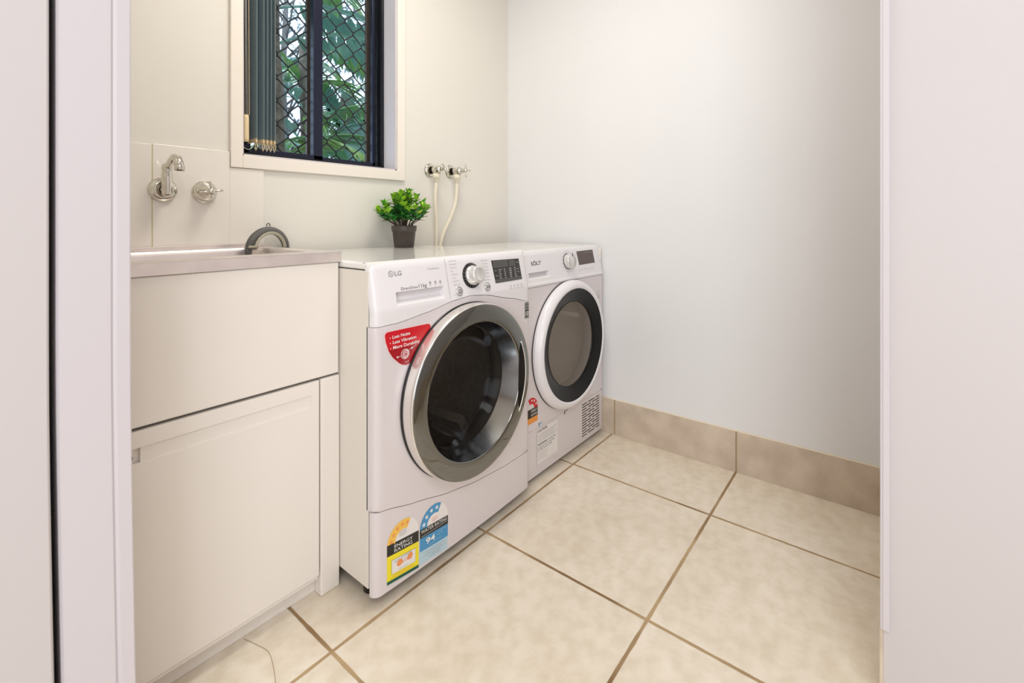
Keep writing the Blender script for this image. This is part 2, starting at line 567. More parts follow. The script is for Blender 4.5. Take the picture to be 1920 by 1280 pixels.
def sash(x0, x1, y, m, st=0.022, stl=0.022):
    o = G()
    o.box(x0, x0 + stl, y, y + 0.018, WZ0 + 0.018, WZ1 - 0.03, m)
    o.box(x1 - st, x1, y, y + 0.018, WZ0 + 0.018, WZ1 - 0.03, m)
    o.box(x0, x1, y, y + 0.018, WZ0 + 0.018, WZ0 + 0.037, m)
    o.box(x0, x1, y, y + 0.018, WZ1 - 0.055, WZ1 - 0.03, m)
    s = o.build('sash', win, bevel=0.0015)
    p = G().box(x0 + 0.01, x1 - 0.01, y + 0.007, y + 0.011, WZ0 + 0.03, WZ1 - 0.05, 'pane').build('pane', s)
    p.location = (0, 0, 0)
    return s


sash(0.668, 0.950, 1.658, 'alu_b', 0.036)
sash(0.925, 1.200, 1.685, 'alu_b', 0.012)
# security screen: bronze frame with a diamond grille
g = G()
sy = 1.725
for x0, x1 in ((0.70, 0.722), (0.925, 0.955), (1.186, 1.205)):
    g.box(x0, x1, sy, sy + 0.014, WZ0 + 0.005, WZ1, 'alu_br')
g.box(0.70, 1.222, sy, sy + 0.014, WZ0 + 0.002, WZ0 + 0.016, 'alu_br')
scr = g.build('screen_frame', win, bevel=0.001)
g = G()
CWd, CHt = 0.0775, 0.0835


def strand(xc, ph):
    pts = []
    z = WZ0 - 0.02
    k = 0
    while z < WZ1 + 0.02:
        sgn = 1 if (k + ph) % 2 == 0 else -1
        x = xc + sgn * CWd / 4
        for dz in (-0.005, 0.005):
            pts.append((min(max(x, 0.718), 1.208), sy + 0.005, min(max(z + dz, WZ0 + 0.01), WZ1 - 0.01)))
        z += CHt / 2; k += 1
    out = [pts[0]]
    for p in pts[1:]:
        if (Vector(p) - Vector(out[-1])).length > 1e-4: out.append(p)
    return out


xc = 0.718; i = 0
while xc < 1.215:
    g.tube(strand(xc, i % 2), 0.0029, 'grille', 6)
    xc += CWd / 2; i += 1
gr = g.build('diamond_grille', win)

# ------------------------------------------------------------------ vertical blind
vb = thing('vertical_blind', 'slate blue vertical blind drawn to the left side of the window', 'blind', (0.70, 1.60, 2.09))
box_obj('headrail', 0.64, 1.222, 1.59, 1.625, 2.065, 2.094, 'trim', vb, 0.002)
for i in range(5):
    x = (0.684, 0.706, 0.718, 0.730, 0.742)[i]
    T = Matrix.Translation((x, 1.588, 0)) @ Matrix.Rotation(radians(2.0), 4, 'Z')
    sl = G().box(-0.0006, 0.0006, 0, 0.062, 1.222, 2.065, 'slat', T).build('slat', vb)
    sl['label'] = 'slate slat'
    wt = G()
    wt.box(-0.0022, 0.0022, 0.002, 0.060, 1.214, 1.226, 'cream', T)
    wt.tube([T @ Vector((0, 0.004, 1.214)), T @ Vector((0.002, 0.001, 1.203)), T @ Vector((-0.001, 0.003, 1.19)), T @ Vector((0.0, 0.008, 1.186)), T @ Vector((0, 0.012, 1.198)), T @ Vector((0, 0.012, 1.214))], 0.0011, 'cream', 6)
    q = wt.build('bottom_weight', sl); q.location = (0, 0, 0)
g = G()
for k in range(34):
    t = k / 33
    p = (0.640 + 0.046 * t, 1.592, 1.199 + 0.022 * t * t - 0.016 * sin(pi * t) * 1.0)
    g.lathe([(0.0002, -0.0012), (0.0012, 0), (0.0002, 0.0012)], 'cord', TZ(*p), 6)
g.build('linking_chain', vb)
g = G()
g.lathe([(0.0001, 1.212), (0.0078, 1.2125), (0.0086, 1.222), (0.0086, 1.286), (0.0078, 1.297), (0.0001, 1.2975)], 'cream', TZ(0.6545, 1.598, 0), 20)
g.build('cord_weight', vb)
g = G()
for dx in (-0.0055, 0.0, 0.004): g.tube([(0.6545 + dx, 1.598, 1.296), (0.652 + dx, 1.60, 1.7), (0.650 + dx, 1.602, 2.07)], 0.0009, 'cord', 6)
g.build('pull_cord', vb)
g = G()
z = 1.30
while z < 2.06:
    g.lathe([(0.0003, -0.002), (0.0019, 0), (0.0003, 0.002)], 'cream', TZ(0.6635 - 0.004 * (z - 1.3), 1.597, z), 6)
    z += 0.0045
g.build('bead_chain', vb)

# ------------------------------------------------------------------ laundry tub
tub = thing('laundry_tub', 'white laundry tub cabinet with a stainless steel rim under the wall spout', 'laundry tub', (0.40, 1.35, 0.0))
TY0 = 1.13
g = G()
# rim with basin: built as a border plus sunken walls
X0, X1, Y0, Y1, ZT, ZB = 0.092, 0.700, TY0, 1.572, 0.8795, 0.8535
bx0, bx1, by0, by1 = 0.15, 0.645, 1.205, 1.505
g.box(X0, X1, Y0, Y0 + 0.0015, ZB, ZT, 'steel')
g.box(X1 - 0.0015, X1, Y0, Y1, ZB, ZT, 'steel')
g.box(X0, bx0, Y0, Y1, ZT - 0.0015, ZT, 'steel')
g.box(bx1, X1, Y0, Y1, ZT - 0.0015, ZT, 'steel')
g.box(bx0, bx1, Y0, by0, ZT - 0.0015, ZT, 'steel')
g.box(bx0, bx1, by1, Y1, ZT - 0.0015, ZT, 'steel')
g.box(X0, X1, Y1 - 0.006, Y1, ZT, ZT + 0.010, 'steel')
g.build('rim', tub, bevel=0.0012)
g = G()


def rrect(x0, x1, y0, y1, r, z, n=6):
    out = []
    for cx, cy, a in ((x1 - r, y1 - r, 0), (x0 + r, y1 - r, 90), (x0 + r, y0 + r, 180), (x1 - r, y0 + r, 270)):
        for i in range(n + 1):
            t = radians(a + 90 * i / n); out.append((cx + r * cos(t), cy + r * sin(t), z))
    return out


L0 = [rrect(bx0, bx1, by0, by1, 0.004, ZT), rrect(bx0 + 0.004, bx1 - 0.004, by0 + 0.004, by1 - 0.004, 0.03, ZT - 0.012),
      rrect(bx0 + 0.02, bx1 - 0.02, by0 + 0.02, by1 - 0.02, 0.05, ZT - 0.20), rrect(bx0 + 0.05, bx1 - 0.05, by0 + 0.05, by1 - 0.05, 0.05, ZT - 0.225)]
n = len(L0[0]); vs = [p for l in L0 for p in l]
fs = [(j * n + i, (j + 1) * n + i, (j + 1) * n + (i + 1) % n, j * n + (i + 1) % n) for j in range(3) for i in range(n)]
fs.append(tuple(3 * n + i for i in range(n)))
g.add(vs, fs, 'steel', True)
g.build('basin', tub)
# upper apron and carcass
g = G()
g.box(0.094, 0.6955, TY0 + 0.004, TY0 + 0.02, 0.5615, 0.8535, 'cab')
g.box(0.688, 0.6955, TY0 + 0.02, 1.565, 0.562, 0.8535, 'cab')
g.build('apron', tub, bevel=0.004, seg=3)
g = G()
g.box(0.645, 0.698, TY0 + 0.004, TY0 + 0.035, 0.0, 0.556, 'cab')
g.box(0.685, 0.698, TY0 + 0.03, 1.565, 0.0, 0.556, 'cab')
g.build('side_panel', tub, bevel=0.004, seg=3)
g = G()
g.box(0.094, 0.652, TY0 + 0.036, TY0 + 0.046, 0.0, 0.058, 'cab')
g.build('plinth', tub, bevel=0.002)
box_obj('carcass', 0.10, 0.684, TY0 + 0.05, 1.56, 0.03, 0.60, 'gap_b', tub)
# door with a shallow recessed strip along its top and a finger notch
g = G()
dx0, dx1, dz0, dz1 = 0.10, 0.6395, 0.060, 0.5555
yf0 = TY0 + 0.004
xs = [dx0, 0.245, 0.272, 0.618, dx1]
zs = [dz0, 0.493, 0.523, dz1]
for i in range(4):
    for j in range(3):
        y = yf0
        if j == 1 and i == 2: y = yf0 + 0.0025
        if j == 1 and i == 1: y = yf0 + 0.010
        g.box(xs[i], xs[i + 1], y, yf0 + 0.02, zs[j], zs[j + 1], 'cab')
g.box(dx0, dx1, yf0 + 0.006, yf0 + 0.02, dz0 - 0.012, dz0, 'cab')
door = g.build('door', tub)
cav = box_obj('latch_pin', 0.258, 0.261, yf0 + 0.006, yf0 + 0.0102, 0.500, 0.506, 'rubber', None)
cav.parent = door; cav.location = (0, 0, 0)

# ------------------------------------------------------------------ wall spout and tap over the tub
sp = thing('wall_spout', 'chrome swivel spout on a round flange above the tub', 'spout', (0.427, YB - 0.006, 1.047))
FL = YB - 0.006
g = G()
g.lathe([(0.0345, 0.0), (0.0345, 0.003), (0.032, 0.009), (0.024, 0.014), (0.0165, 0.016), (0.016, 0.012), (0.012, 0.012)], 'chrome', TY(0.427, FL, 1.047), 40)
g.build('flange', sp)
g = G()
g.tube([(0.427, FL - 0.008, 1.047), (0.427, FL - 0.034, 1.047)], 0.011, 'chrome', 20)
g.lathe([(0.0001, -0.016), (0.010, -0.014), (0.0125, -0.006), (0.0125, 0.045), (0.0115, 0.052), (0.0112, 0.055), (0.0122, 0.057), (0.0122, 0.068), (0.009, 0.074), (0.0001, 0.076)], 'chrome', TZ(0.427, FL - 0.036, 1.042), 24)
g.build('body', sp)
g = G()
g.tube([(0.427, FL - 0.036, 1.104), (0.428, FL - 0.048, 1.112), (0.430, FL - 0.062, 1.124), (0.432, FL - 0.078, 1.130), (0.434, FL - 0.092, 1.127), (0.435, FL - 0.100, 1.114), (0.436, FL - 0.103, 1.098)],
       [0.008, 0.0085, 0.009, 0.0105, 0.0115, 0.0115, 0.0115], 'chrome', 20)
g.lathe([(0.0095, 0.0), (0.0125, 0.0), (0.0125, 0.010), (0.0112, 0.014)], 'chrome', TZ(0.436, FL - 0.103, 1.094), 20)
g.build('nozzle', sp)


def cross(g, cx, cy, cz, m, R=0.026, rot=0.0, ax='Y'):
    for k in range(4):
        a = rot + k * pi / 2
        dx, dz = cos(a), sin(a)
        p0 = Vector((cx, cy, cz)); e = Vector((dx, 0, dz))
        g.tube([p0 + e * 0.003, p0 + e * (R * 0.55), p0 + e * (R * 0.9), p0 + e * R], [0.0045, 0.0028, 0.0034, 0.0018], m, 10)


tp = thing('wall_tap', 'chrome tap with a domed flange and cross handle beside the spout', 'tap', (0.529, FL, 1.045))
g = G()
g.lathe([(0.0325, 0.0), (0.033, 0.003), (0.031, 0.006), (0.029, 0.007), (0.0285, 0.011), (0.025, 0.022), (0.017, 0.033), (0.011, 0.039), (0.009, 0.045), (0.0001, 0.045)], 'chrome', TY(0.529, FL, 1.045), 40)
g.build('flange', tp)
g = G()
g.lathe([(0.0001, 0.040), (0.008, 0.040), (0.0085, 0.047), (0.0105, 0.052), (0.0105, 0.058), (0.006, 0.062), (0.0001, 0.063)], 'chrome', TY(0.529, FL, 1.045), 24)
cross(g, 0.529, FL - 0.055, 1.045, 'chrome', 0.031, radians(8))
g.build('cross_handle', tp)


def washing_tap(x, z, rot, label, grp):
    t = thing('washing_machine_tap', label, 'tap', (x, YB, z), grp)
    g = G()
    g.lathe([(0.0315, 0.0), (0.0315, 0.003), (0.026, 0.010), (0.016, 0.014), (0.0155, 0.008)], 'chrome', TY(x, YB, z), 32)
    g.build('flange', t)
    g = G()
    g.tube([(x, YB - 0.006, z), (x, YB - 0.03, z), (x, YB - 0.034, z), (x, YB - 0.06, z), (x, YB - 0.064, z), (x, YB - 0.075, z - 0.0)], [0.0140, 0.0140, 0.0175, 0.0175, 0.0140, 0.0105], 'chrome', 20)
    g.tube([(x, YB - 0.045, z), (x, YB - 0.045, z - 0.020)], 0.013, 'chrome', 18)
    g.tube([(x, YB - 0.07, z), (x, YB - 0.098, z)], [0.009, 0.007], 'chrome', 14)
    g.build('body', t)
    g = G()
    g.lathe([(0.0001, 0.092), (0.0075, 0.093), (0.0085, 0.099), (0.0075, 0.105), (0.0001, 0.108)], 'chrome', TY(x, YB, z), 20)
    cross(g, x, YB - 0.100, z, 'chrome', 0.031, rot)
    g.build('cross_handle', t)


washing_tap(1.408, 1.181, radians(38), 'chrome washing machine tap on the wall, left of the close pair, handle turned askew', 'chrome taps above the washing machine')
washing_tap(1.533, 1.185, radians(4), 'chrome washing machine tap on the wall, right of the close pair, handle upright', 'chrome taps above the washing machine')


def bez(P, n=24):
    out = []
    m = len(P) - 1
    for i in range(n + 1):
        t = i / n
        # Catmull-Rom through the points
        u = t * m; k = min(int(u), m - 1); f = u - k
        p0 = Vector(P[max(k - 1, 0)]); p1 = Vector(P[k]); p2 = Vector(P[k + 1]); p3 = Vector(P[min(k + 2, m)])
        out.append(0.5 * ((2 * p1) + (p2 - p0) * f + (2 * p0 - 5 * p1 + 4 * p2 - p3) * f * f + (3 * p1 - p0 - 3 * p2 + p3) * f ** 3))
    return out


def inlet(x, z, P, label):
    h = thing('inlet_hose', label, 'hose', (x, YB - 0.045, z - 0.04), 'cream inlet hoses hanging from the washing machine taps')
    g = G()
    g.lathe([(0.013, 0.0), (0.0165, -0.002), (0.0165, -0.016), (0.013, -0.020), (0.0105, -0.021), (0.0105, -0.038), (0.0075, -0.040)], 'inlet', TZ(x, YB - 0.045, z - 0.016), 18)
    g.build('coupling_nut', h)
    g = G()
    g.tube(bez(P), 0.0078, 'inlet', 12)
    g.build('hose_tube', h)


inlet(1.408, 1.181, [(1.408, YB - 0.045, 1.135), (1.405, YB - 0.040, 1.05), (1.425, YB - 0.026, 0.93), (1.43, YB - 0.018, 0.80), (1.43, YB - 0.018, 0.72)], 'cream inlet hose dropping straight down behind the washing machine from the left tap')
inlet(1.533, 1.185, [(1.533, YB - 0.045, 1.138), (1.528, YB - 0.042, 1.05), (1.505, YB - 0.035, 0.98), (1.465, YB - 0.022, 0.89), (1.45, YB - 0.018, 0.80), (1.45, YB - 0.018, 0.72)], 'cream inlet hose slanting down to the left from the right tap')

# ------------------------------------------------------------------ drain hose hooked over the tub
dh = thing('drain_hose', 'grey corrugated drain hose arched into the steel tub on a hook', 'hose', (0.68, 1.515, 0.88))
HA, HB = Vector((0.608, 1.470, 0.865)), Vector((0.765, 1.5625, 0.865))
HC = (HA + HB) / 2; HU = (HB - HA).normalized(); HR = (HB - HA).length / 2


def arc(R_, deg, dz=0.0, fwd=0.0):
    n_ = Vector((HU.y, -HU.x, 0))
    return HC + HU * (R_ * cos(radians(deg))) + Vector((0, 0, R_ * 0.72 * sin(radians(deg)) + dz)) + n_ * fwd


N = 148
pts = [HA + Vector((0, 0, -0.085)), HA + Vector((0, 0, -0.03))]; rr = [0.0095, 0.0095]
for i in range(N + 1):
    pts.append(arc(HR, 180 - 180 * i / N)); rr.append((0.0084, 0.0084, 0.0118, 0.0118)[i % 4])
pts += [HB + Vector((0, 0, -0.03)), HB + Vector((0, 0, -0.12))]; rr += [0.0095, 0.0095]
G().tube(pts, rr, 'hose', 14).build('corrugated_tube', dh)
g = G()
g.tube([arc(HR - 0.019, 176 - 172 * i / 24, 0.006, 0.008) for i in range(25)], 0.0052, 'hook', 12)
g.tube([arc(HR + 0.012, 180, 0.019, 0.012), arc(HR - 0.024, 180, 0.018, 0.012)], 0.0040, 'hook', 10)
g.build('hook', dh)
g = G()
top = arc(HR, 90, 0.016)
g.tube([top + HU * (0.008 * cos(radians(t))) + Vector((0, 0, 0.006 * sin(radians(t)))) for t in range(-30, 220, 20)], 0.0017, 'hose', 8)
g.build('hanging_loop', dh)

# ------------------------------------------------------------------ curved front panels


def edge_round(x, x0, x1, r):
    d = min(x - x0, x1 - x)
    if d >= r: return 0.0
    d = max(d, 0.0)
    return r - sqrt(max(r * r - (r - d) ** 2, 0.0))


def xsamples(x0, x1, r, extra=(), n=28):
    s = {x0, x1}
    for i in range(9):
        d = r * (1 - cos(pi / 2 * i / 8))
        s.add(x0 + d); s.add(x1 - d)
    for i in range(n + 1): s.add(x0 + r + (x1 - x0 - 2 * r) * i / n)
    s |= set(extra)
    out = []
    for v in sorted(s):
        if out and v - out[-1] < 2e-4 and v not in extra: continue
        if out and v - out[-1] < 2e-4: out[-1] = v; continue
        out.append(v)
    return out


def grid_panel(x0, x1, zb, zt, yf, r, m, hole=None, levels=(), thick=0.012, nz=8):
    """panel between curves zb(x) and zt(x); hole=(hx0,hx1,hz0,hz1) becomes a scooped pocket"""
    g = G()
    xs = xsamples(x0, x1, r, (hole[0], hole[1]) if hole else ())
    hz = [hole[2], hole[3]] if hole else []

    def rows(x):
        b, t = zb(x), zt(x)
        st = [b] + hz + [t]
        out = []
        for k in range(len(st) - 1):
            for i in range(nz): out.append(st[k] + (st[k + 1] - st[k]) * i / nz)
        out.append(t)
        return out
    R = [rows(x) for x in xs]
    nr = len(R[0])
    vs = [(x, yf(x, z), z) for i, x in enumerate(xs) for z in R[i]]
    fs = []
    for i in range(len(xs) - 1):
        for j in range(nr - 1):
            if hole and hole[0] - 1e-6 <= xs[i] and xs[i + 1] <= hole[1] + 1e-6 and nz <= j < 2 * nz: continue
            fs.append((i * nr + j, (i + 1) * nr + j, (i + 1) * nr + j + 1, i * nr + j + 1))
    g.add(vs, fs, m, True)
    # returns along top and bottom
    for k in (0, nr - 1):
        a = [vs[i * nr + k] for i in range(len(xs))]
        v2 = [p for q in a for p in (q, (q[0], q[1] + thick, q[2]))]
        g.add(v2, [(2 * i, 2 * i + 2, 2 * i + 3, 2 * i + 1) for i in range(len(a) - 1)], m)
    if hole:
        hx0, hx1, h0, h1 = hole
        d = 0.02
        y0 = yf(hx0, h1); y1 = yf(hx1, h1); b0 = yf(hx0, h0); b1 = yf(hx1, h0)
        v = [(hx0, y0, h1), (hx1, y1, h1), (hx1, y1 + d, h1), (hx0, y0 + d, h1), (hx0, b0, h0), (hx1, b1, h0), (hx1 - 0.004, b1 + d * 0.9, h0 + 0.012), (hx0 + 0.004, b0 + d * 0.9, h0 + 0.012)]
        g.add(v, [(0, 1, 2, 3), (3, 2, 6, 7), (7, 6, 5, 4), (0, 3, 7, 4), (1, 5, 6, 2)], m)
    return g


def hole_panel(cx, cz, R, x0, x1, zb, zt, yf, m, thick=0.012, n=120, rings=18):
    g = G()
    angs = [2 * pi * i / n for i in range(n)]
    for X in (x0, x1):
        for fz in (zb, zt): angs.append(math.atan2(fz(X) - cz, X - cx) % (2 * pi))
    angs = sorted(set(angs))

    def inside(x, z): return x0 - 1e-9 <= x <= x1 + 1e-9 and zb(min(max(x, x0), x1)) <= z <= zt(min(max(x, x0), x1))
    vs = []
    outer = []
    for a in angs:
        lo, hi = R, 2.0
        for _ in range(40):
            md = (lo + hi) / 2
            if inside(cx + md * cos(a), cz + md * sin(a)): lo = md
            else: hi = md
        for k in range(rings + 1):
            t = k / rings
            t = 1 - (1 - t) ** 1.8
            rr = R + (lo - R) * t
            x = min(max(cx + rr * cos(a), x0), x1); z = cz + rr * sin(a)
            vs.append((x, yf(x, z), z))
        outer.append(vs[-1])
    nr = rings + 1; na = len(angs)
    fs = [(i * nr + k, i * nr + k + 1, ((i + 1) % na) * nr + k + 1, ((i + 1) % na) * nr + k) for i in range(na) for k in range(rings)]
    g.add(vs, fs, m, True)
    for src in (outer, [vs[i * nr] for i in range(na)]):
        v2 = [p for q in src for p in (q, (q[0], q[1] + thick, q[2]))]
        g.add(v2, [(2 * i, 2 * ((i + 1) % na), 2 * ((i + 1) % na) + 1, 2 * i + 1) for i in range(na)], m)
    return g


def interp(tab):
    def f(x):
        if x <= tab[0][0]: return tab[0][1]
        for (a, b), (c, d) in zip(tab, tab[1:]):
            if x <= c:
                t = (x - a) / (c - a); t = t * t * (3 - 2 * t) * 0.35 + t * 0.65
                return b + (d - b) * t
        return tab[-1][1]
    return f


# ------------------------------------------------------------------ washing machine
wm = thing('washing_machine', 'white front loading washing machine with a large smoked chrome door ring', 'washing machine', (1.022, 1.27, 0.0))
WX, WE = 0.700, 1.345


def ywash(x, z):
    y = .985 - .008 * (1 - ((x - 1.02) / .31) ** 2)
    if z > .735: y += (z - .735) * .022 / .108
    return y


def ywashr(x, z):
    y = ywash(x, z) + edge_round(x, WX, WE, 0.020)
    if z > 0.8465: y += 0.010 - sqrt(max(0.0, 0.010 ** 2 - (z - 0.8465) ** 2))
    return min(y, 1.024)


seam_t = interp([(0.70, .697), (.767, .699), (.862, .712), (.961, .731), (1.03, .737), (1.09, .732), (1.237, .702), (1.322, .682), (1.345, .678)])
seam_b = interp([(0.70, .240), (.724, .239), (.826, .215), (.947, .188), (1.065, .171), (1.208, .160), (1.345, .156)])
DC = (1.0265, 0.466)
g = G()
g.box(WX, WX + 0.006, 1.012, 1.545, 0.045, 0.836, 'enamel_side')
g.box(WE - 0.006, WE, 1.012, 1.545, 0.045, 0.836, 'enamel_side')
g.box(WX + 0.006, WE - 0.006, 1.539, 1.545, 0.045, 0.836, 'enamel_side')
g.box(WX + 0.004, WE - 0.004, 1.02, 1.54, 0.045, 0.055, 'inner')
g.build('cabinet_body', wm, bevel=0.002)
grid_panel(WX, WE, lambda x: 0.030, lambda x: seam_b(x) - 0.0012, ywashr, 0.02, 'enamel').build('kick_panel', wm)
hole_panel(DC[0], DC[1], 0.215, WX, WE, lambda x: seam_b(x) + 0.0008, lambda x: seam_t(x) - 0.0008, ywashr, 'enamel').build('front_panel', wm)
cp = grid_panel(WX, WE, lambda x: seam_t(x) + 0.0008, lambda x: 0.8565, ywashr, 0.02, 'plastic', hole=(0.768, 0.932, 0.742, 0.777))
g = G()
g.box(WX + 0.006, WE - 0.006, 1.028, 1.030, 0.05, 0.20, 'inner')
g.build('backing_plate', wm)
g = G()
g.box(WX + 0.006, WE - 0.006, 1.034, 1.036, 0.72, 0.836, 'inner')
g.build('backing_plate', wm)
g = G()
g.box(WX, WE, 1.0125, 1.545, 0.8375, 0.857, 'enamel_lit_top')
g.build('top_lid', wm, bevel=0.007, seg=4)
for (x, y) in ((0.745, 1.06), (1.30, 1.06), (0.745, 1.48), (1.30, 1.48)):
    G().lathe([(0.0001, 0), (0.022, 0), (0.022, 0.02), (0.010, 0.022), (0.010, 0.05)], 'black', TZ(x, y, 0), 18).build('foot', wm)

# markings and fittings on the control panel
g = cp; S = Surf(g, ywash)
S.ring(.7605, .8245, .0062, .0080, 'ink_logo', 1)
S.ring(.7605, .8245, .0020, .0034, 'ink_logo', 1, 180, 360)
S.rect(.7600, .7612, .8225, .8285, 'ink_logo', 1, 1)
S.rect(.7612, .7640, .8222, .8232, 'ink_logo', 1, 1)
S.disc(.7575, .8278, .0012, 'ink_logo', 1, 10)
S.text('LG', .772, .8185, .0215, .0118, 'ink_logo', 1, 0, 0.02)
S.text('TrueSteam', .879, .8255, .045, .0050, 'ink_l', 1)
S.text('DirectDrive', .786, .7805, .054, .0075, 'ink', 1)
S.text('11kg', .844, .7805, .027, .0105, 'ink', 1)
for k, xx in enumerate((.884, .903, .921)):
    S.ring(xx, .7895, .0012, .0036, 'ink_l', 1, 0, 360, 12)
    S.disc(xx, .7925, .0014, 'ink' if k < 2 else 'ink_l', 1, 8)
    S.rect(xx - .004, xx + .004, .7825, .7835, 'ink_l', 1, 1)
names_l = ['Cotton Large', 'Cotton Eco', 'Easy Care', 'Mix', 'Delicates', 'Wool', 'Hand Wash', 'Baby Care']
for i, t in enumerate(names_l):
    z = .844 - .0098 * i
    S.text(t, .9635 + .0012 * i, z - .002, min(.0028 * len(t), .030), .0034, 'ink_l', 1)
names_r = ['Rinse Spin', 'Spin Only', 'Tub Clean', 'Quick 30', 'Dark Wash', 'Steam', 'Sports Wear']
for i, t in enumerate(names_r):
    z = .836 - .0100 * i
    wd = min(.0030 * len(t), .030)
    S.text(t, 1.1305 - wd, z - .002, wd, .0034, 'ink_l', 1)
for k in range(4):
    xx = 1.232 + .0205 * k
    S.ring(xx, .7425, .0022, .0034, 'ink_l', 1, 0, 360, 12)
    S.rect(xx - .006, xx + .006, .7335, .7345, 'ink_l', 1, 1)
S.text('H', .968, .744, .003, .004, 'ink_l', 1)
S.text('C', .972, .735, .003, .003, 'ink_l', 1)
S.quad((.9505, .7385), (.9518, .7385), (.9488, .850), (.9475, .850), 'ink_l', 0.6)
g.build('control_panel', wm)

ny = ywash(1.05, .795)
tilt = math.atan(0.022 / 0.108)


def TYt(x, z, off=0.0):
    return Matrix.Translation((x, ywash(x, z) - off, z)) @ Matrix.Rotation(pi / 2 - tilt, 4, 'X')


T = TYt(1.05, .795)
g = G()
g.lathe([(0.0385, 0.0), (0.0385, 0.0015), (0.0375, 0.003), (0.020, 0.003)], 'black', T, 56)
for k in range(22):
    a = 2 * pi * k / 22
    g.lathe([(0.0001, 0.0034), (0.0011, 0.0033)], 'ink_l', T @ Matrix.Translation((0.0345 * cos(a), 0.0345 * sin(a), 0)), 8)
ring = g.build('dial_ring', wm)
g = G()
g.lathe([(0.0295, 0.003), (0.0300, 0.008), (0.0285, 0.011), (0.0265, 0.012), (0.0255, 0.030), (0.0235, 0.0345), (0.0180, 0.0345), (0.0168, 0.0335), (0.0001, 0.0338)], 'knob', T, 48)
g.build('program_dial', wm)
for (x, z, kind) in ((.9885, .7545, 0), (1.113, .7545, 1)):
    T = TYt(x, z)
    g = G()
    g.lathe([(0.0142, 0.0), (0.0142, 0.002), (0.0122, 0.0035), (0.0112, 0.0025)], 'smoke2', T, 32)
    g.lathe([(0.0112, 0.0025), (0.0105, 0.0035), (0.0001, 0.0040)], 'knob', T, 32)
    if kind == 0:
        g.lathe([(0.0045, 0.0046), (0.0060, 0.0046)], 'ink', T, 24)
    else:
        for s_, a0 in ((-1, 0), (1, 0)):
            g.box(-0.0058 if s_ < 0 else 0.0028, -0.0028 if s_ < 0 else 0.0038, -0.0048, 0.0048, 0.0040, 0.0046, 'ink', T)
        g.box(0.0052, 0.0062, -0.0048, 0.0048, 0.0040, 0.0046, 'ink', T)
    g.build('push_button', wm)
g = G(); S = Surf(g, ywash)
S.quad((1.1565, .7600), (1.3030, .7595), (1.3005, .8300), (1.1500, .8330), 'display', 1, 10)
S.quad((1.157, .7605), (1.3025, .760), (1.3022, .7705), (1.156, .7715), 'display_seg', 2, 8)
S.quad((1.156, .809), (1.235, .8075), (1.234, .829), (1.155, .831), 'display_seg', 2, 6)
S.quad((1.241, .8075), (1.276, .8065), (1.275, .8275), (1.2405, .8285), 'display_seg', 2, 4)
for c, (xx, words) in enumerate([(1.180, ['Normal', 'Hot', 'Extra', 'Med', 'Cold']), (1.208, ['95', '60', '40', '30', 'Cd']), (1.237, ['1400', '1200', '1000', '800', '400']), (1.265, ['Max', 'Med', 'Low', 'No', 'Spin'])]):
    for k, t in enumerate(words):
        S.text(t, xx, .7995 - .0068 * k, .0024 * len(t) + .002, .0036, 'white_ink', 3)
for z_ in (.817, .795, .785): S.text('Time', 1.282, z_, .010, .003, 'white_ink', 3)
S.text('Lock', 1.160, .7985, .010, .003, 'white_ink', 3)
S.text('Door', 1.162, .782, .010, .003, 'white_ink', 3)
g.build('display', wm)

# ten-year badge
g = G(); S = Surf(g, ywash)
S.quad((1.3125, .6205), (1.3375, .6205), (1.3365, .6765), (1.3115, .6775), 'grey_lbl', 1, 3)
S.quad((1.3145, .6265), (1.3355, .6265), (1.3350, .6505), (1.3140, .6505), 'lblack', 2, 2)
S.text('10', 1.3165, .6300, .017, .016, 'lwhite', 3, 0, .02)
S.text('YEARS', 1.3140, .656, .020, .0055, 'lblack', 2)
S.text('MOTOR', 1.3140, .666, .020, .0055, 'lblack', 2)
g.build('warranty_badge', wm)

# red sticker
red = [(0.729, 0.674), (0.7315, 0.679), (0.737, 0.6815), (0.80, 0.6818), (0.864, 0.6815), (0.872, 0.680), (0.8765, 0.673), (0.874, 0.666), (0.852, 0.642), (0.831, 0.618), (0.818, 0.5985), (0.811, 0.592), (0.802, 0.5878), (0.792, 0.587), (0.782, 0.590), (0.772, 0.596), (0.752, 0.615), (0.741, 0.632), (0.732, 0.656)]
cr = (sum(a for a, b in red) / len(red), sum(b for a, b in red) / len(red))
g = G(); S = Surf(g, ywash)


def fan(S, pts, c, m, layer, k=1.0):
    P = [(c[0] + (x - c[0]) * k, c[1] + (z - c[1]) * k) for x, z in pts]
    n_ = len(P)
    S.g.add([S.pt(c[0], c[1], layer)] + [S.pt(x, z, layer) for x, z in P], [(0, 1 + i, 1 + (i + 1) % n_) for i in range(n_)], m)


fan(S, red, cr, 'pinkw', 1, 1.035)
fan(S, red, cr, 'red', 2)
low = [(x, z) for x, z in red if z < 0.635]
low = [(0.846, 0.635)] + low + [(0.740, 0.635)]
fan(S, low, (0.795, 0.612), 'redd', 3)
for i, (t, x1) in enumerate((('Less Noise', .806), ('Less Vibration', .825), ('More Durability', .836))):
    z = .6625 - .0135 * i
    S.disc(.7440 + .001 * i, z + .003, .0014, 'white_ink', 4, 8)
    S.text(t, .7510 + .001 * i, z, x1 - .751, .0082, 'white_ink', 4, 0.0015, .015)
S.ring(.790, .6165, .0115, .0130, 'white_ink', 4)
S.ring(.7925, .6155, .0075, .0105, 'pinkw', 4)
S.disc(.7925, .6155, .0062, 'redd', 5, 16)
S.ring(.7925, .6155, .0035, .0060, 'pinkw', 6, 0, 360, 7)
S.rect(.764, .777, .6125, .6133, 'white_ink', 4, 1)
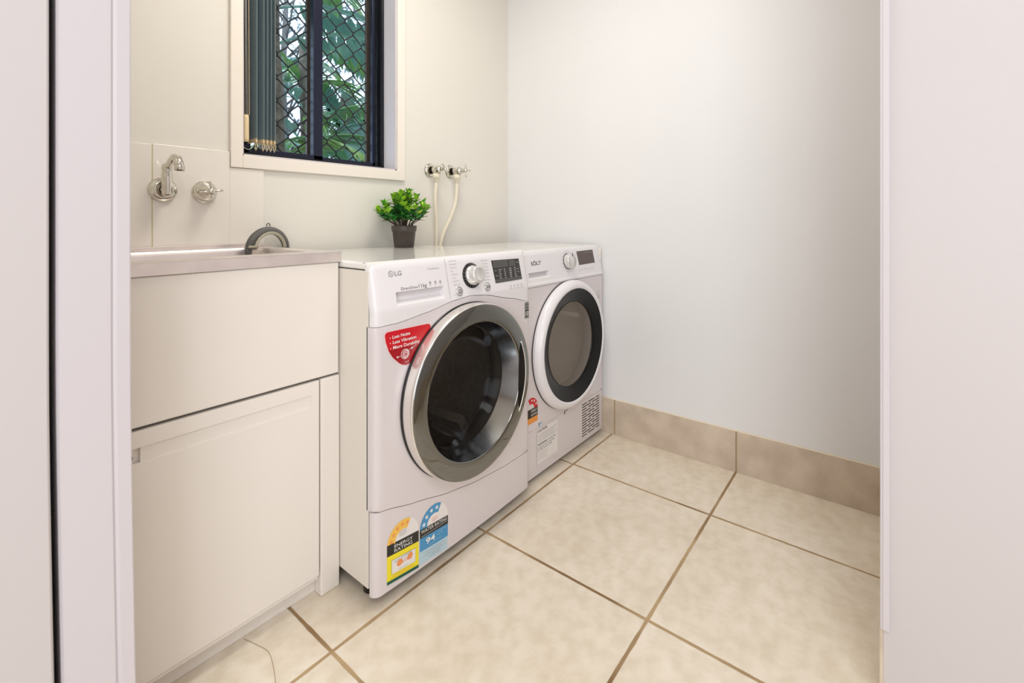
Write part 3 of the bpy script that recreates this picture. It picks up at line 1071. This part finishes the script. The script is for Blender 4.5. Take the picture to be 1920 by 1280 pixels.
S.ring(.7665, .6128, .0016, .0028, 'white_ink', 4, 0, 360, 10)
S.quad((.803, .624), (.826, .6335), (.826, .6343), (.803, .625), 'white_ink', 4, 1)
S.ring(.812, .6275, .0016, .0028, 'white_ink', 4, 0, 360, 10)
S.text('MOTOR', .790, .5935, .013, .0028, 'pinkw', 4)
g.build('red_sticker', wm)

# energy rating label
g = G(); S = Surf(g, ywash)
ex0, ex1 = .7355, .8345
ezb, zb0, zb1 = .0465, .117, .1455


def esl(x): return (x - ex0) * -0.09


def eq(x0, x1, z0, z1, m, layer): S.quad((x0, z0 + esl(x0)), (x1, z0 + esl(x1)), (x1, z1 + esl(x1)), (x0, z1 + esl(x0)), m, layer)


eq(ex0, ex1, ezb, zb0, 'yellow', 1)
eq(ex0, ex1, ezb, ezb + .0080, 'green', 2)
eq(ex0, ex1, zb0, zb1, 'lblack', 2)
ecx = (ex0 + ex1) / 2; R1 = (ex1 - ex0) / 2
S.ring(ecx, zb1 + esl(ecx), .0001, R1, 'lwhite', 1, -4, 176, 32)
S.ring(ecx, zb1 + esl(ecx) - .001, R1 * .52, R1, 'amber', 2, 62, 180, 24)
for k in range(5):
    a = radians(168 - 24.5 * k)
    S.star(ecx + R1 * .76 * cos(a), zb1 + esl(ecx) + R1 * .76 * sin(a), .0065, 'orange', 3)
for k in range(4): S.rect(ecx - .013, ecx + .010, .1505 + .004 * k, .1513 + .004 * k, 'ink_l', 3, 1)
S.text('ENERGY', ecx - .028, .1300, .057, .0082, 'white_ink', 4, -.005, .0)
S.text('RATING', ecx - .028, .1190, .056, .0082, 'white_ink', 4, -.005, .0)
eq(.749, .824, .068, .1035, 'ink_l', 2)
eq(.7497, .8233, .0687, .1028, 'lwhite', 3)
S.disc(.773, .0850, .0085, 'orange', 4); S.disc(.806, .0850, .0085, 'orange', 4)
S.text('616', .778, .0800, .024, .0085, 'orange', 5, -.001, .01)
for k in range(3): S.rect(.757, .812, .0960 - .0022 * k, .0965 - .0022 * k, 'ink_l', 4, 1)
eq(.770, .800, .0725, .0732, 'ink_l', 4)
for k in range(3): eq(.745 + .004 * k, .822 - .004 * k, .0575 + .0032 * k, .0581 + .0032 * k, 'orange2', 2)
g.build('energy_rating_label', wm)

# water rating label
g = G(); S = Surf(g, ywash)
wx0, wx1 = .8385, .9395


def wsl(x): return (x - wx0) * -0.06


def wq(x0, x1, z0, z1, m, layer): S.quad((x0, z0 + wsl(x0)), (x1, z0 + wsl(x1)), (x1, z1 + wsl(x1)), (x0, z1 + wsl(x0)), m, layer)


wq(wx0 - .002, wx1 - .002, .0400, .0745, 'lblue', 1)
wq(wx0, wx1, .0745, .110, 'blue', 1)
wq(wx0, wx1, .110, .1335, 'lblack', 2)
wcx = (wx0 + wx1) / 2; R2 = (wx1 - wx0) / 2
S.ring(wcx, .1305, .0001, R2, 'lwhite', 1, -4, 180, 32)
S.ring(wcx, .1305, R2 * .52, R2, 'blue', 2, 60, 182, 24)
for k in range(4):
    a = radians(164 - 29 * k)
    S.star(wcx + R2 * .76 * cos(a), .1315 + R2 * .76 * sin(a), .0072, 'white_ink', 3)
for k in range(3): S.rect(wcx - .010, wcx + .012, .1365 + .004 * k, .1373 + .004 * k, 'orange', 3, 1)
S.text('WATER RATING', wx0 + .004, .1215, .092, .0095, 'white_ink', 4, -.0045, .0)
S.rect(wx0 + .005, wx1 - .005, .1125, .1145, 'ink_l', 4, 1)
S.text('94', wx0 + .020, .0865, .032, .0155, 'white_ink', 4, -.001, .02)
S.text('litres per wash', wx0 + .062, .0985, .030, .0035, 'lblue', 4)
S.text('load size', wx0 + .062, .0915, .018, .0035, 'lblue', 4)
S.rect(wx0 + .030, wx1 - .025, .0800, .0808, 'lblue', 4, 1)
for k, (a, b) in enumerate(((.010, .09), (.024, .078), (.012, .094), (.040, .074), (.030, .076))):
    wq(wx0 + a, wx0 + b, .0675 - .0048 * k, .0683 - .0048 * k, 'ink_l', 2)
g.build('water_rating_label', wm)

# door
g = G()
g.lathe([(0.210, -0.002), (0.2515, -0.001), (0.2530, 0.0045), (0.2510, 0.009), (0.248, 0.004)], 'black', TY(DC[0], .981, DC[1]), 120)
g.build('door_gasket', wm)
g = G()
g.lathe([(0.2475, 0.0), (0.2500, 0.006), (0.2512, 0.014), (0.2515, 0.028), (0.2508, 0.038), (0.2492, 0.0435), (0.2482, 0.0440), (0.2476, 0.0425)], 'silver', TY(DC[0], .981, DC[1]), 120)
wd_ = g.build('door', wm)
g = G()
TD = TY(DC[0], .981, DC[1])
g.lathe([(0.2476, 0.0425), (0.2466, 0.0440), (0.2455, 0.0443), (0.2300, 0.0447), (0.2150, 0.0447), (0.2000, 0.0443), (0.1985, 0.0438), (0.1975, 0.0415)], 'smoke', TD, 120)
q = g.build('smoked_ring', wd_); q.location = (0, 0, 0)
g = G()
g.lathe([(0.1975, 0.0415), (0.1960, 0.036), (0.185, 0.000), (0.1785, -0.018)], 'smoke2', TD, 120)
q = g.build('bezel', wd_); q.location = (0, 0, 0)
g = G()
g.lathe([(0.1785, -0.016), (0.172, -0.022), (0.160, -0.045), (0.140, -0.070), (0.10, -0.088), (0.05, -0.096), (0.0001, -0.098)], 'glass_w', TD, 96)
q = g.build('glass_bowl', wd_); q.location = (0, 0, 0)
# handle hollow at the right of the ring with a bright lip
g = G()
vs = []; fs = []
n = 24
for i in range(n + 1):
    t = i / n
    a = radians(-30 + 56 * t)
    w_ = sin(pi * t) ** 0.55
    ro = 0.2225; ri = ro - 0.034 * w_
    for r_, h in ((ro, 0.0455), (ri, 0.0452 if i in (0, n) else 0.0445)):
        vs.append(TD @ Vector((r_ * cos(a), r_ * sin(a), h)))
for i in range(n): fs.append((2 * i, 2 * i + 2, 2 * i + 3, 2 * i + 1))
g.add(vs, fs, 'blackg', True)
q = g.build('handle_hollow', wd_); q.location = (0, 0, 0)
g = G()
g.tube([TD @ Vector((0.2255 * cos(radians(t)), 0.2255 * sin(radians(t)), 0.0455)) for t in range(-33, 29, 3)], 0.0022, 'silver', 8)
q = g.build('handle_lip', wd_); q.location = (0, 0, 0)
# drum with gasket and paddles
g = G()
g.lathe([(0.215, -0.006), (0.208, -0.03), (0.190, -0.045), (0.188, -0.075), (0.205, -0.088), (0.235, -0.092)], 'rubber', TD, 72)
g.build('bellows_seal', wm)
g = G()
g.lathe([(0.200, -0.088), (0.238, -0.094), (0.240, -0.40), (0.10, -0.43), (0.0001, -0.42)], 'drum', TD, 72)
for k in range(3):
    a = radians(60 + 120 * k)
    Tk = TD @ Matrix.Rotation(a, 4, 'Z')
    g.box(0.185, 0.239, -0.016, 0.016, -0.38, -0.12, 'drum', Tk)
for k in range(6):
    Tk = TD @ Matrix.Rotation(radians(60 * k + 15), 4, 'Z')
    g.box(0.03, 0.20, -0.006, 0.006, -0.42, -0.405, 'drum', Tk)
g.build('drum', wm)

# ------------------------------------------------------------------ clothes dryer
dr = thing('clothes_dryer', 'white clothes dryer with a black and white round door in the corner', 'dryer', (1.647, 1.27, 0.0))
EX0, EX1, EY, EZT = 1.350, 1.946, 1.016, 0.8497
EC = (1.652, 0.464)


def ydry(x, z):
    y = EY
    if z > .73: y += (z - .73) * .02 / .12
    return y


def ydryr(x, z):
    y = ydry(x, z) + edge_round(x, EX0, EX1, 0.008)
    if z > .8412: y += .008 - sqrt(max(0.0, .008 ** 2 - (z - .8412) ** 2))
    if .716 < z < .73: y -= 0.004 * sin(pi * (z - .716) / .014)
    return y


g = G()
g.box(EX0, EX0 + .006, EY + .008, 1.50, .022, .836, 'enamel_side')
g.box(EX1 - .006, EX1, EY + .008, 1.50, .022, .836, 'enamel_side')
g.box(EX0 + .006, EX1 - .006, 1.494, 1.50, .022, .836, 'enamel_side')
g.box(EX0 + .004, EX1 - .004, EY + .016, 1.50, .022, .032, 'inner')
g.build('cabinet_body', dr, bevel=.002)
hole_panel(EC[0], EC[1], 0.20, EX0, EX1, lambda x: .195, lambda x: .7145, ydryr, 'enamel').build('front_panel', dr)
grid_panel(EX0, EX1, lambda x: .020, lambda x: .1942, ydryr, .008, 'enamel').build('kick_panel', dr)
dcp = grid_panel(EX0, EX1, lambda x: .7158, lambda x: .8492, ydryr, .008, 'plastic', hole=(1.386, 1.519, .7455, .769))
box_obj('backing_plate', EX0 + .006, EX1 - .006, EY + .044, EY + .046, .70, .834, 'inner', dr)
G().box(EX0, EX1, EY + .026, 1.50, .834, EZT, 'enamel_lit_top').build('top_lid', dr, bevel=.005, seg=3)
for (x, y) in ((1.39, 1.07), (1.90, 1.07), (1.39, 1.45), (1.90, 1.45)):
    G().lathe([(0.0001, 0), (0.020, 0), (0.020, 0.014), (0.010, 0.016), (0.010, 0.03)], 'black', TZ(x, y, 0), 18).build('foot', dr)

g = dcp; S = Surf(g, ydry)
S.text('S\u00d4LT', 1.408, .7950, .064, .0135, 'ink', 1, 0, .02)
S.ring(1.905, .640, .0055, .0075, 'ink_l', 1, 0, 180, 14)
S.rect(1.8975, 1.9125, .623, .625, 'ink_l', 1, 1); S.rect(1.8975, 1.899, .623, .640, 'ink_l', 1, 1); S.rect(1.911, 1.9125, .623, .640, 'ink_l', 1, 1)
S.rect(1.898, 1.912, .6135, .6185, 'ink_l', 1, 1)
for k in range(6): S.ring(1.745 + .024 * k, .752, .003, .0042, 'ink_l', 1, 0, 360, 10)
for k in range(18):
    a = radians(90 + 20 * k)
    S.rect(1.662 + .042 * cos(a) - .004, 1.662 + .042 * cos(a) + .004, .794 + .042 * sin(a) - .0008, .794 + .042 * sin(a) + .0008, 'ink_l', 1, 1)
for k in range(2): S.disc(1.925, .80 - .022 * k, .002, 'ink_l', 1, 8)
g.build('control_panel', dr)
tilt2 = math.atan(.02 / .12)
T = Matrix.Translation((1.662, ydry(1.662, .794), .794)) @ Matrix.Rotation(pi / 2 - tilt2, 4, 'X')
g = G()
g.lathe([(.0335, 0), (.0335, .0012), (.030, .0012)], 'black', T, 40)
g.build('dial_ring', dr)
g = G()
g.lathe([(.0310, .001), (.0305, .020), (.0285, .0235), (.0001, .0240)], 'knob', T, 40)
g.box(.004, .0065, .016, .030, .0235, .0246, 'black', T)
g.build('program_dial', dr)
g = G(); S = Surf(g, ydry)
S.quad((1.7475, .7720), (1.8850, .7735), (1.8800, .8310), (1.7400, .8300), 'display_b', 1, 4)
for k in range(6): S.rect(1.80 + .012 * k, 1.808 + .012 * k, .8205, .8225, 'ink_l', 2, 1)
g.build('display', dr)

# vent slots
g = G(); S = Surf(g, ydry)
vx0, vx1 = 1.759, 1.912
rows = 13
for r_ in range(rows):
    z = .1765 - r_ * (.1335 / (rows - 1))
    pat = [(0, .27), (.35, .71), (.79, 1.0)] if r_ % 2 == 0 else [(0, .50), (.57, 1.0)]
    for a, b in pat:
        S.quad((vx0 + (vx1 - vx0) * a, z - .0022), (vx0 + (vx1 - vx0) * b, z - .0022), (vx0 + (vx1 - vx0) * b, z + .0022), (vx0 + (vx1 - vx0) * a, z + .0022), 'black', 0.7, 1)
g.build('vent_grille', dr)
# caution label
g = G(); S = Surf(g, ydry)
lx0, lx1, lz0, lz1 = 1.4275, 1.571, .0560, .1860
S.rect(lx0, lx1, lz0, lz1, 'ink_l', 1, 1)
S.rect(lx0 + .0012, lx1 - .0012, lz0 + .0009, lz1 - .0009, 'lwhite', 2, 1)
S.text('CAUTION', lx0 + .006, lz1 - .012, .062, .0075, 'lblack', 3, 0, .02)
for k in range(5): S.rect(lx0 + .006, lx1 - .008 - .012 * (k % 3), lz1 - .022 - .0065 * k, lz1 - .0208 - .0065 * k, 'ink_l', 3, 1)
S.text('WARNING:', lx0 + .006, lz1 - .062, .062, .0070, 'lblack', 3, 0, .02)
S.text('AVOID FIRE', lx0 + .074, lz1 - .062, .052, .0055, 'ink', 3)
S.text('CLEAN LINT FILTER', lx0 + .006, lz1 - .0725, .112, .0055, 'ink', 3)
S.text('AFTER EACH USE', lx0 + .006, lz1 - .082, .094, .0055, 'ink', 3)
for k in range(4): S.rect(lx0 + .006, lx0 + .06 + .015 * (k % 2), lz1 - .091 - .0085 * k, lz1 - .090 - .0085 * k, 'ink_l', 3, 1)
g.build('caution_label', dr)
g = G(); S = Surf(g, ydry)
S.rect(1.364, 1.434, .243, .275, 'lblack', 1, 1)
S.text('ENERGY', 1.393, .262, .036, .009, 'lwhite', 2)
S.text('RATING', 1.393, .248, .036, .009, 'lwhite', 2)
S.rect(1.364, 1.434, .222, .243, 'orange2', 1, 1)
S.ring(1.394, .275, .018, .040, 'red', 1, 0, 118, 20)
S.star(1.424, .288, .0065, 'white_ink', 2); S.star(1.412, .301, .0065, 'white_ink', 2); S.star(1.397, .305, .0055, 'white_ink', 2)
g.build('energy_rating_label', dr)
g = G(); S = Surf(g, ydry)
S.quad((1.440, .2035), (1.462, .2035), (1.462, .2065), (1.440, .2065), 'blue', 1, 1)
S.quad((1.440, .195), (1.446, .195), (1.446, .2065), (1.440, .2065), 'blue', 1, 1)
g.build('tape_remnant', dr)
g = G(); S = Surf(g, ydry)
S.quad((1.618, .1935), (1.644, .1935), (1.644, .1965), (1.618, .1965), 'ink', 1, 1)
S.quad((1.618, .183), (1.624, .183), (1.624, .1965), (1.618, .1965), 'ink', 1, 1)
g.build('tape_remnant', dr)

TE = TY(EC[0], EY, EC[1])
g = G()
g.lathe([(.200, -.012), (.246, -.004), (.2565, .0005), (.2565, .003), (.250, .003)], 'rubber', TE, 100)
g.build('door_shadow_gap', dr)
g = G()
g.lathe([(.252, .001), (.2555, .006), (.2560, .014), (.2530, .024), (.2450, .033), (.2350, .0375), (.2270, .0370), (.2235, .0345)], 'plastic', TE, 120)
ed = g.build('door', dr)
g = G()
g.lathe([(.2235, .0345), (.2180, .0330), (.1950, .0260), (.1750, .0190), (.1690, .0160), (.1680, .0110)], 'blackg', TE, 100)
q = g.build('black_bezel', ed); q.location = (0, 0, 0)
g = G()
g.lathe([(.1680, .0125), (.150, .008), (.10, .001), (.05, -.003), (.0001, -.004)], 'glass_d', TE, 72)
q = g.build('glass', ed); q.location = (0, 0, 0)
g = G()
n = 16; vs = []
for i in range(n + 1):
    a = radians(152 + 36 * i / n)
    for r_, h in ((.2565, .0145), (.2440, .0342)): vs.append(TE @ Vector((r_ * cos(a), r_ * sin(a), h + .0022 * sin(pi * i / n))))
g.add(vs, [(2 * i, 2 * i + 1, 2 * i + 3, 2 * i + 2) for i in range(n)], 'plastic', True)
q = g.build('finger_grip', ed); q.location = (0, 0, 0)
g = G()
g.lathe([(.1680, .011), (.172, -.03), (.20, -.05)], 'inner', TE, 72)
g.lathe([(.200, -.012), (.20, -.05), (.262, -.055), (.265, -.40), (.12, -.43), (.0001, -.42)], 'drum_d', TE, 72)
for k in range(3):
    Tk = TE @ Matrix.Rotation(radians(20 + 120 * k), 4, 'Z')
    g.box(.21, .264, -.012, .012, -.39, -.07, 'drum_d', Tk)
g.build('drum', dr)

# ------------------------------------------------------------------ potted plant on the washing machine
px_, py_, pz_ = 1.180, 1.470, 0.857
pl = thing('potted_plant', 'small artificial green plant in a dark brown pot on the washing machine', 'plant', (px_, py_, pz_))
g = G()
g.lathe([(.0001, 0), (.0355, 0), (.0375, .002), (.0440, .062), (.0460, .0625), (.0470, .0640), (.0485, .0835), (.0475, .0845), (.0455, .0840), (.0440, .070)], 'pot', TZ(px_, py_, pz_), 48)
g.build('pot', pl)
g = G()
g.lathe([(.0001, .074), (.02, .0745), (.0455, .072)], 'soil', TZ(px_, py_, pz_), 30)
g.build('soil', pl)
rnd = random.Random(11)


def leaf(g, p, d, L, W, m, up=Vector((0, 0, 1))):
    d = d.normalized()
    s = d.cross(up)
    if s.length < .1: s = Vector((1, 0, 0))
    s.normalize(); nn = s.cross(d).normalized()
    prof = [(0, .0), (.25, .75), (.5, 1.0), (.75, .72), (1.0, 0)]
    vs = []
    for t, wv in prof:
        c = p + d * (L * t) - nn * (L * .22 * t * t)
        vs += [c - s * W * wv / 2 + nn * W * .12 * wv, c, c + s * W * wv / 2 + nn * W * .12 * wv]
    fs = []
    for i in range(4):
        a = 3 * i; fs += [(a, a + 1, a + 4, a + 3), (a + 1, a + 2, a + 5, a + 4)]
    g.add(vs, fs, m, True)


fol = G(); ns = 46
for i in range(ns):
    a = 2 * pi * i / ns * 2.4 + rnd.uniform(-.2, .2)
    ring_ = [0.2, .5, .78, 1.0, .95][i % 5]
    b0 = Vector((px_ + .034 * ring_ * cos(a), py_ + .034 * ring_ * sin(a), pz_ + .073))
    spread = .094 * ring_ + rnd.uniform(-.008, .010)
    h = .142 - .062 * ring_ ** 2.5 + rnd.uniform(-.010, .012)
    tip = Vector((px_ + spread * cos(a), py_ + spread * sin(a), pz_ + .060 + h))
    mid = (b0 + tip) / 2 + Vector((cos(a) * .006 * ring_, sin(a) * .006 * ring_, .003)) * 2
    path = bez([b0, b0 + Vector((0, 0, .018)) + Vector((cos(a), sin(a), 0)) * .006 * ring_, mid, tip], 10)
    st = G(); st.tube(path, .0014, 'stem', 6); st.build('stem', pl)
    tdir = (path[-1] - path[-3]).normalized()
    for k in range(11):
        f = .50 + .048 * k
        u = f * 10; kk = min(int(u), 9)
        p = path[kk].lerp(path[kk + 1], u - kk)
        b = k * 2.4 + i
        out = Vector((cos(b), sin(b), rnd.uniform(-.1, .9)))
        d = (out + tdir * .7 * f).normalized()
        mm = 'leaf_l' if (k >= 7 and (i % 2 == 0 or ring_ < 1)) or (k >= 8) else 'leaf'
        leaf(fol, p, d, rnd.uniform(.025, .037), rnd.uniform(.015, .021), mm)
    for k in range(3):
        b = k * 2.1 + i
        leaf(fol, path[-1] - tdir * .004, (tdir * 1.3 + Vector((cos(b), sin(b), .2)) * .55), rnd.uniform(.020, .030), .011, 'leaf_l' if i % 3 else 'leaf')
    if i % 3 == 0:
        q = path[-1] + tdir * .012
        fol.lathe([(.0002, -.003), (.003, 0), (.0002, .003)], 'berry', TZ(*q), 8)
fol.build('foliage', pl)

# ------------------------------------------------------------------ hair strand on the floor
g = G()
g.tube(bez([(0.470, 1.160, .0008), (0.482, 1.120, .0010), (0.490, 1.08, .0008), (0.478, 1.03, .0008), (0.462, .985, .0009), (.452, .95, .0008)], 30), .0005, 'hair', 5)
o = g.build('hair_strand', origin=(0.47, 1.07, 0.0))
tag(o, 'thin brown hair lying on the floor tile beside the tub cabinet', 'hair')

# ------------------------------------------------------------------ outside the window
struct(box_obj('ground', -3.0, 6.0, 1.9, 7.0, -0.4, -0.3, 'ground'))
fn = thing('garden_fence', 'dark grey board fence low behind the palms outside the window', 'fence', (1.9, 4.0, -0.3))
for i in range(18):
    x = 1.0 + .16 * i
    box_obj('board', x, x + .14, 4.00, 4.02, -0.3, 1.50 + .012 * (i % 3), 'fence', fn)
for z in (0.2, 1.30): box_obj('rail', 1.0, 3.86, 4.02, 4.06, z, z + .08, 'fence', fn)


def palm(x, y, seed, label, mats, th=2.3):
    r_ = random.Random(seed)
    t = thing('palm', label, 'palm', (x, y, -0.3), 'palms growing outside the window')
    g = G()
    pts = [(x + .015 * sin(k), y, -0.3 + k * (th + .3) / 12) for k in range(13)]
    g.tube(pts, [.060 if k % 2 else .055 for k in range(13)], 'trunk', 14)
    g.build('trunk', t)
    for i in range(11):
        a = 2 * pi * i / 11 + r_.uniform(-.2, .2)
        L = r_.uniform(.9, 1.25)
        z0 = r_.uniform(1.15, th) if i % 2 else r_.uniform(1.5, th)
        el = r_.uniform(.25, 1.0)
        g = G()
        P = []
        for k in range(13):
            s = k / 12 * L
            P.append(Vector((x + cos(a) * s * cos(el * (1 - k / 16)), y + sin(a) * s * cos(el) * .25, z0 + s * sin(el) - .55 * s * s)))
        g.tube(P, [.007 - .0004 * k for k in range(13)], mats[i % len(mats)], 6)
        for k in range(17):
            u = (.16 + .84 * k / 16) * 11.9; kk = int(u)
            p = P[kk].lerp(P[min(kk + 1, 12)], u - kk)
            tg = (P[min(kk + 1, 12)] - P[kk]); 
            if tg.length < 1e-5: continue
            tg.normalize()
            sd = tg.cross(Vector((0, 0, 1))).normalized()
            for sg in (-1, 1):
                d = (tg * .9 + sd * sg * 1.0 + Vector((0, 0, -.25)))
                leaf(g, p, d, .30 * (1 - .45 * abs(k / 16 - .4)), .052, mats[(i + k // 9) % len(mats)])
        for j, vv in enumerate(g.v): g.v[j] = (vv[0], y + max(-.26, min(.26, vv[1] - y)) , vv[2])
        g.build('frond', t)


palm(1.02, 2.25, 3, 'palm with a pale ringed trunk at the left of the window view', ['frond_b', 'frond'], 2.2)
palm(1.60, 2.95, 8, 'palm with a pale ringed trunk behind the middle of the window', ['frond', 'frond_b'], 2.1)
palm(2.25, 3.52, 21, 'bushy green palm at the right of the window view', ['frond', 'frond_b'], 2.0)
# thin bare tree farther away
tr = thing('garden_tree', 'thin tree with loose grey leaves against the sky beyond the fence', 'tree', (2.4, 4.9, -0.3))
g = G(); lf = G(); r_ = random.Random(5)
g.tube([(2.4, 4.9, -.3), (2.42, 4.9, 1.2), (2.36, 4.9, 2.4), (2.45, 4.9, 4.2)], [.05, .045, .035, .01], 'branch', 8)
for i in range(44):
    z0 = r_.uniform(1.2, 3.8); a = r_.uniform(0, 2 * pi); L = r_.uniform(.5, 1.6)
    p0 = Vector((2.4, 4.9, z0)); p1 = p0 + Vector((cos(a) * L, sin(a) * L * .5, L * .7)); pm = (p0 + p1) / 2 + Vector((0, 0, .1))
    g.tube([p0, pm, p1], [.012, .008, .003], 'branch', 5)
    for k in range(60):
        p = pm.lerp(p1, r_.random()) + Vector((r_.uniform(-.2, .2), r_.uniform(-.1, .1), r_.uniform(-.2, .2)))
        leaf(lf, p, Vector((r_.uniform(-1, 1), r_.uniform(-1, 1), r_.uniform(-1, .6))), .075, .028, 'bleaf')
g.build('trunk', tr); lf.build('foliage', tr)
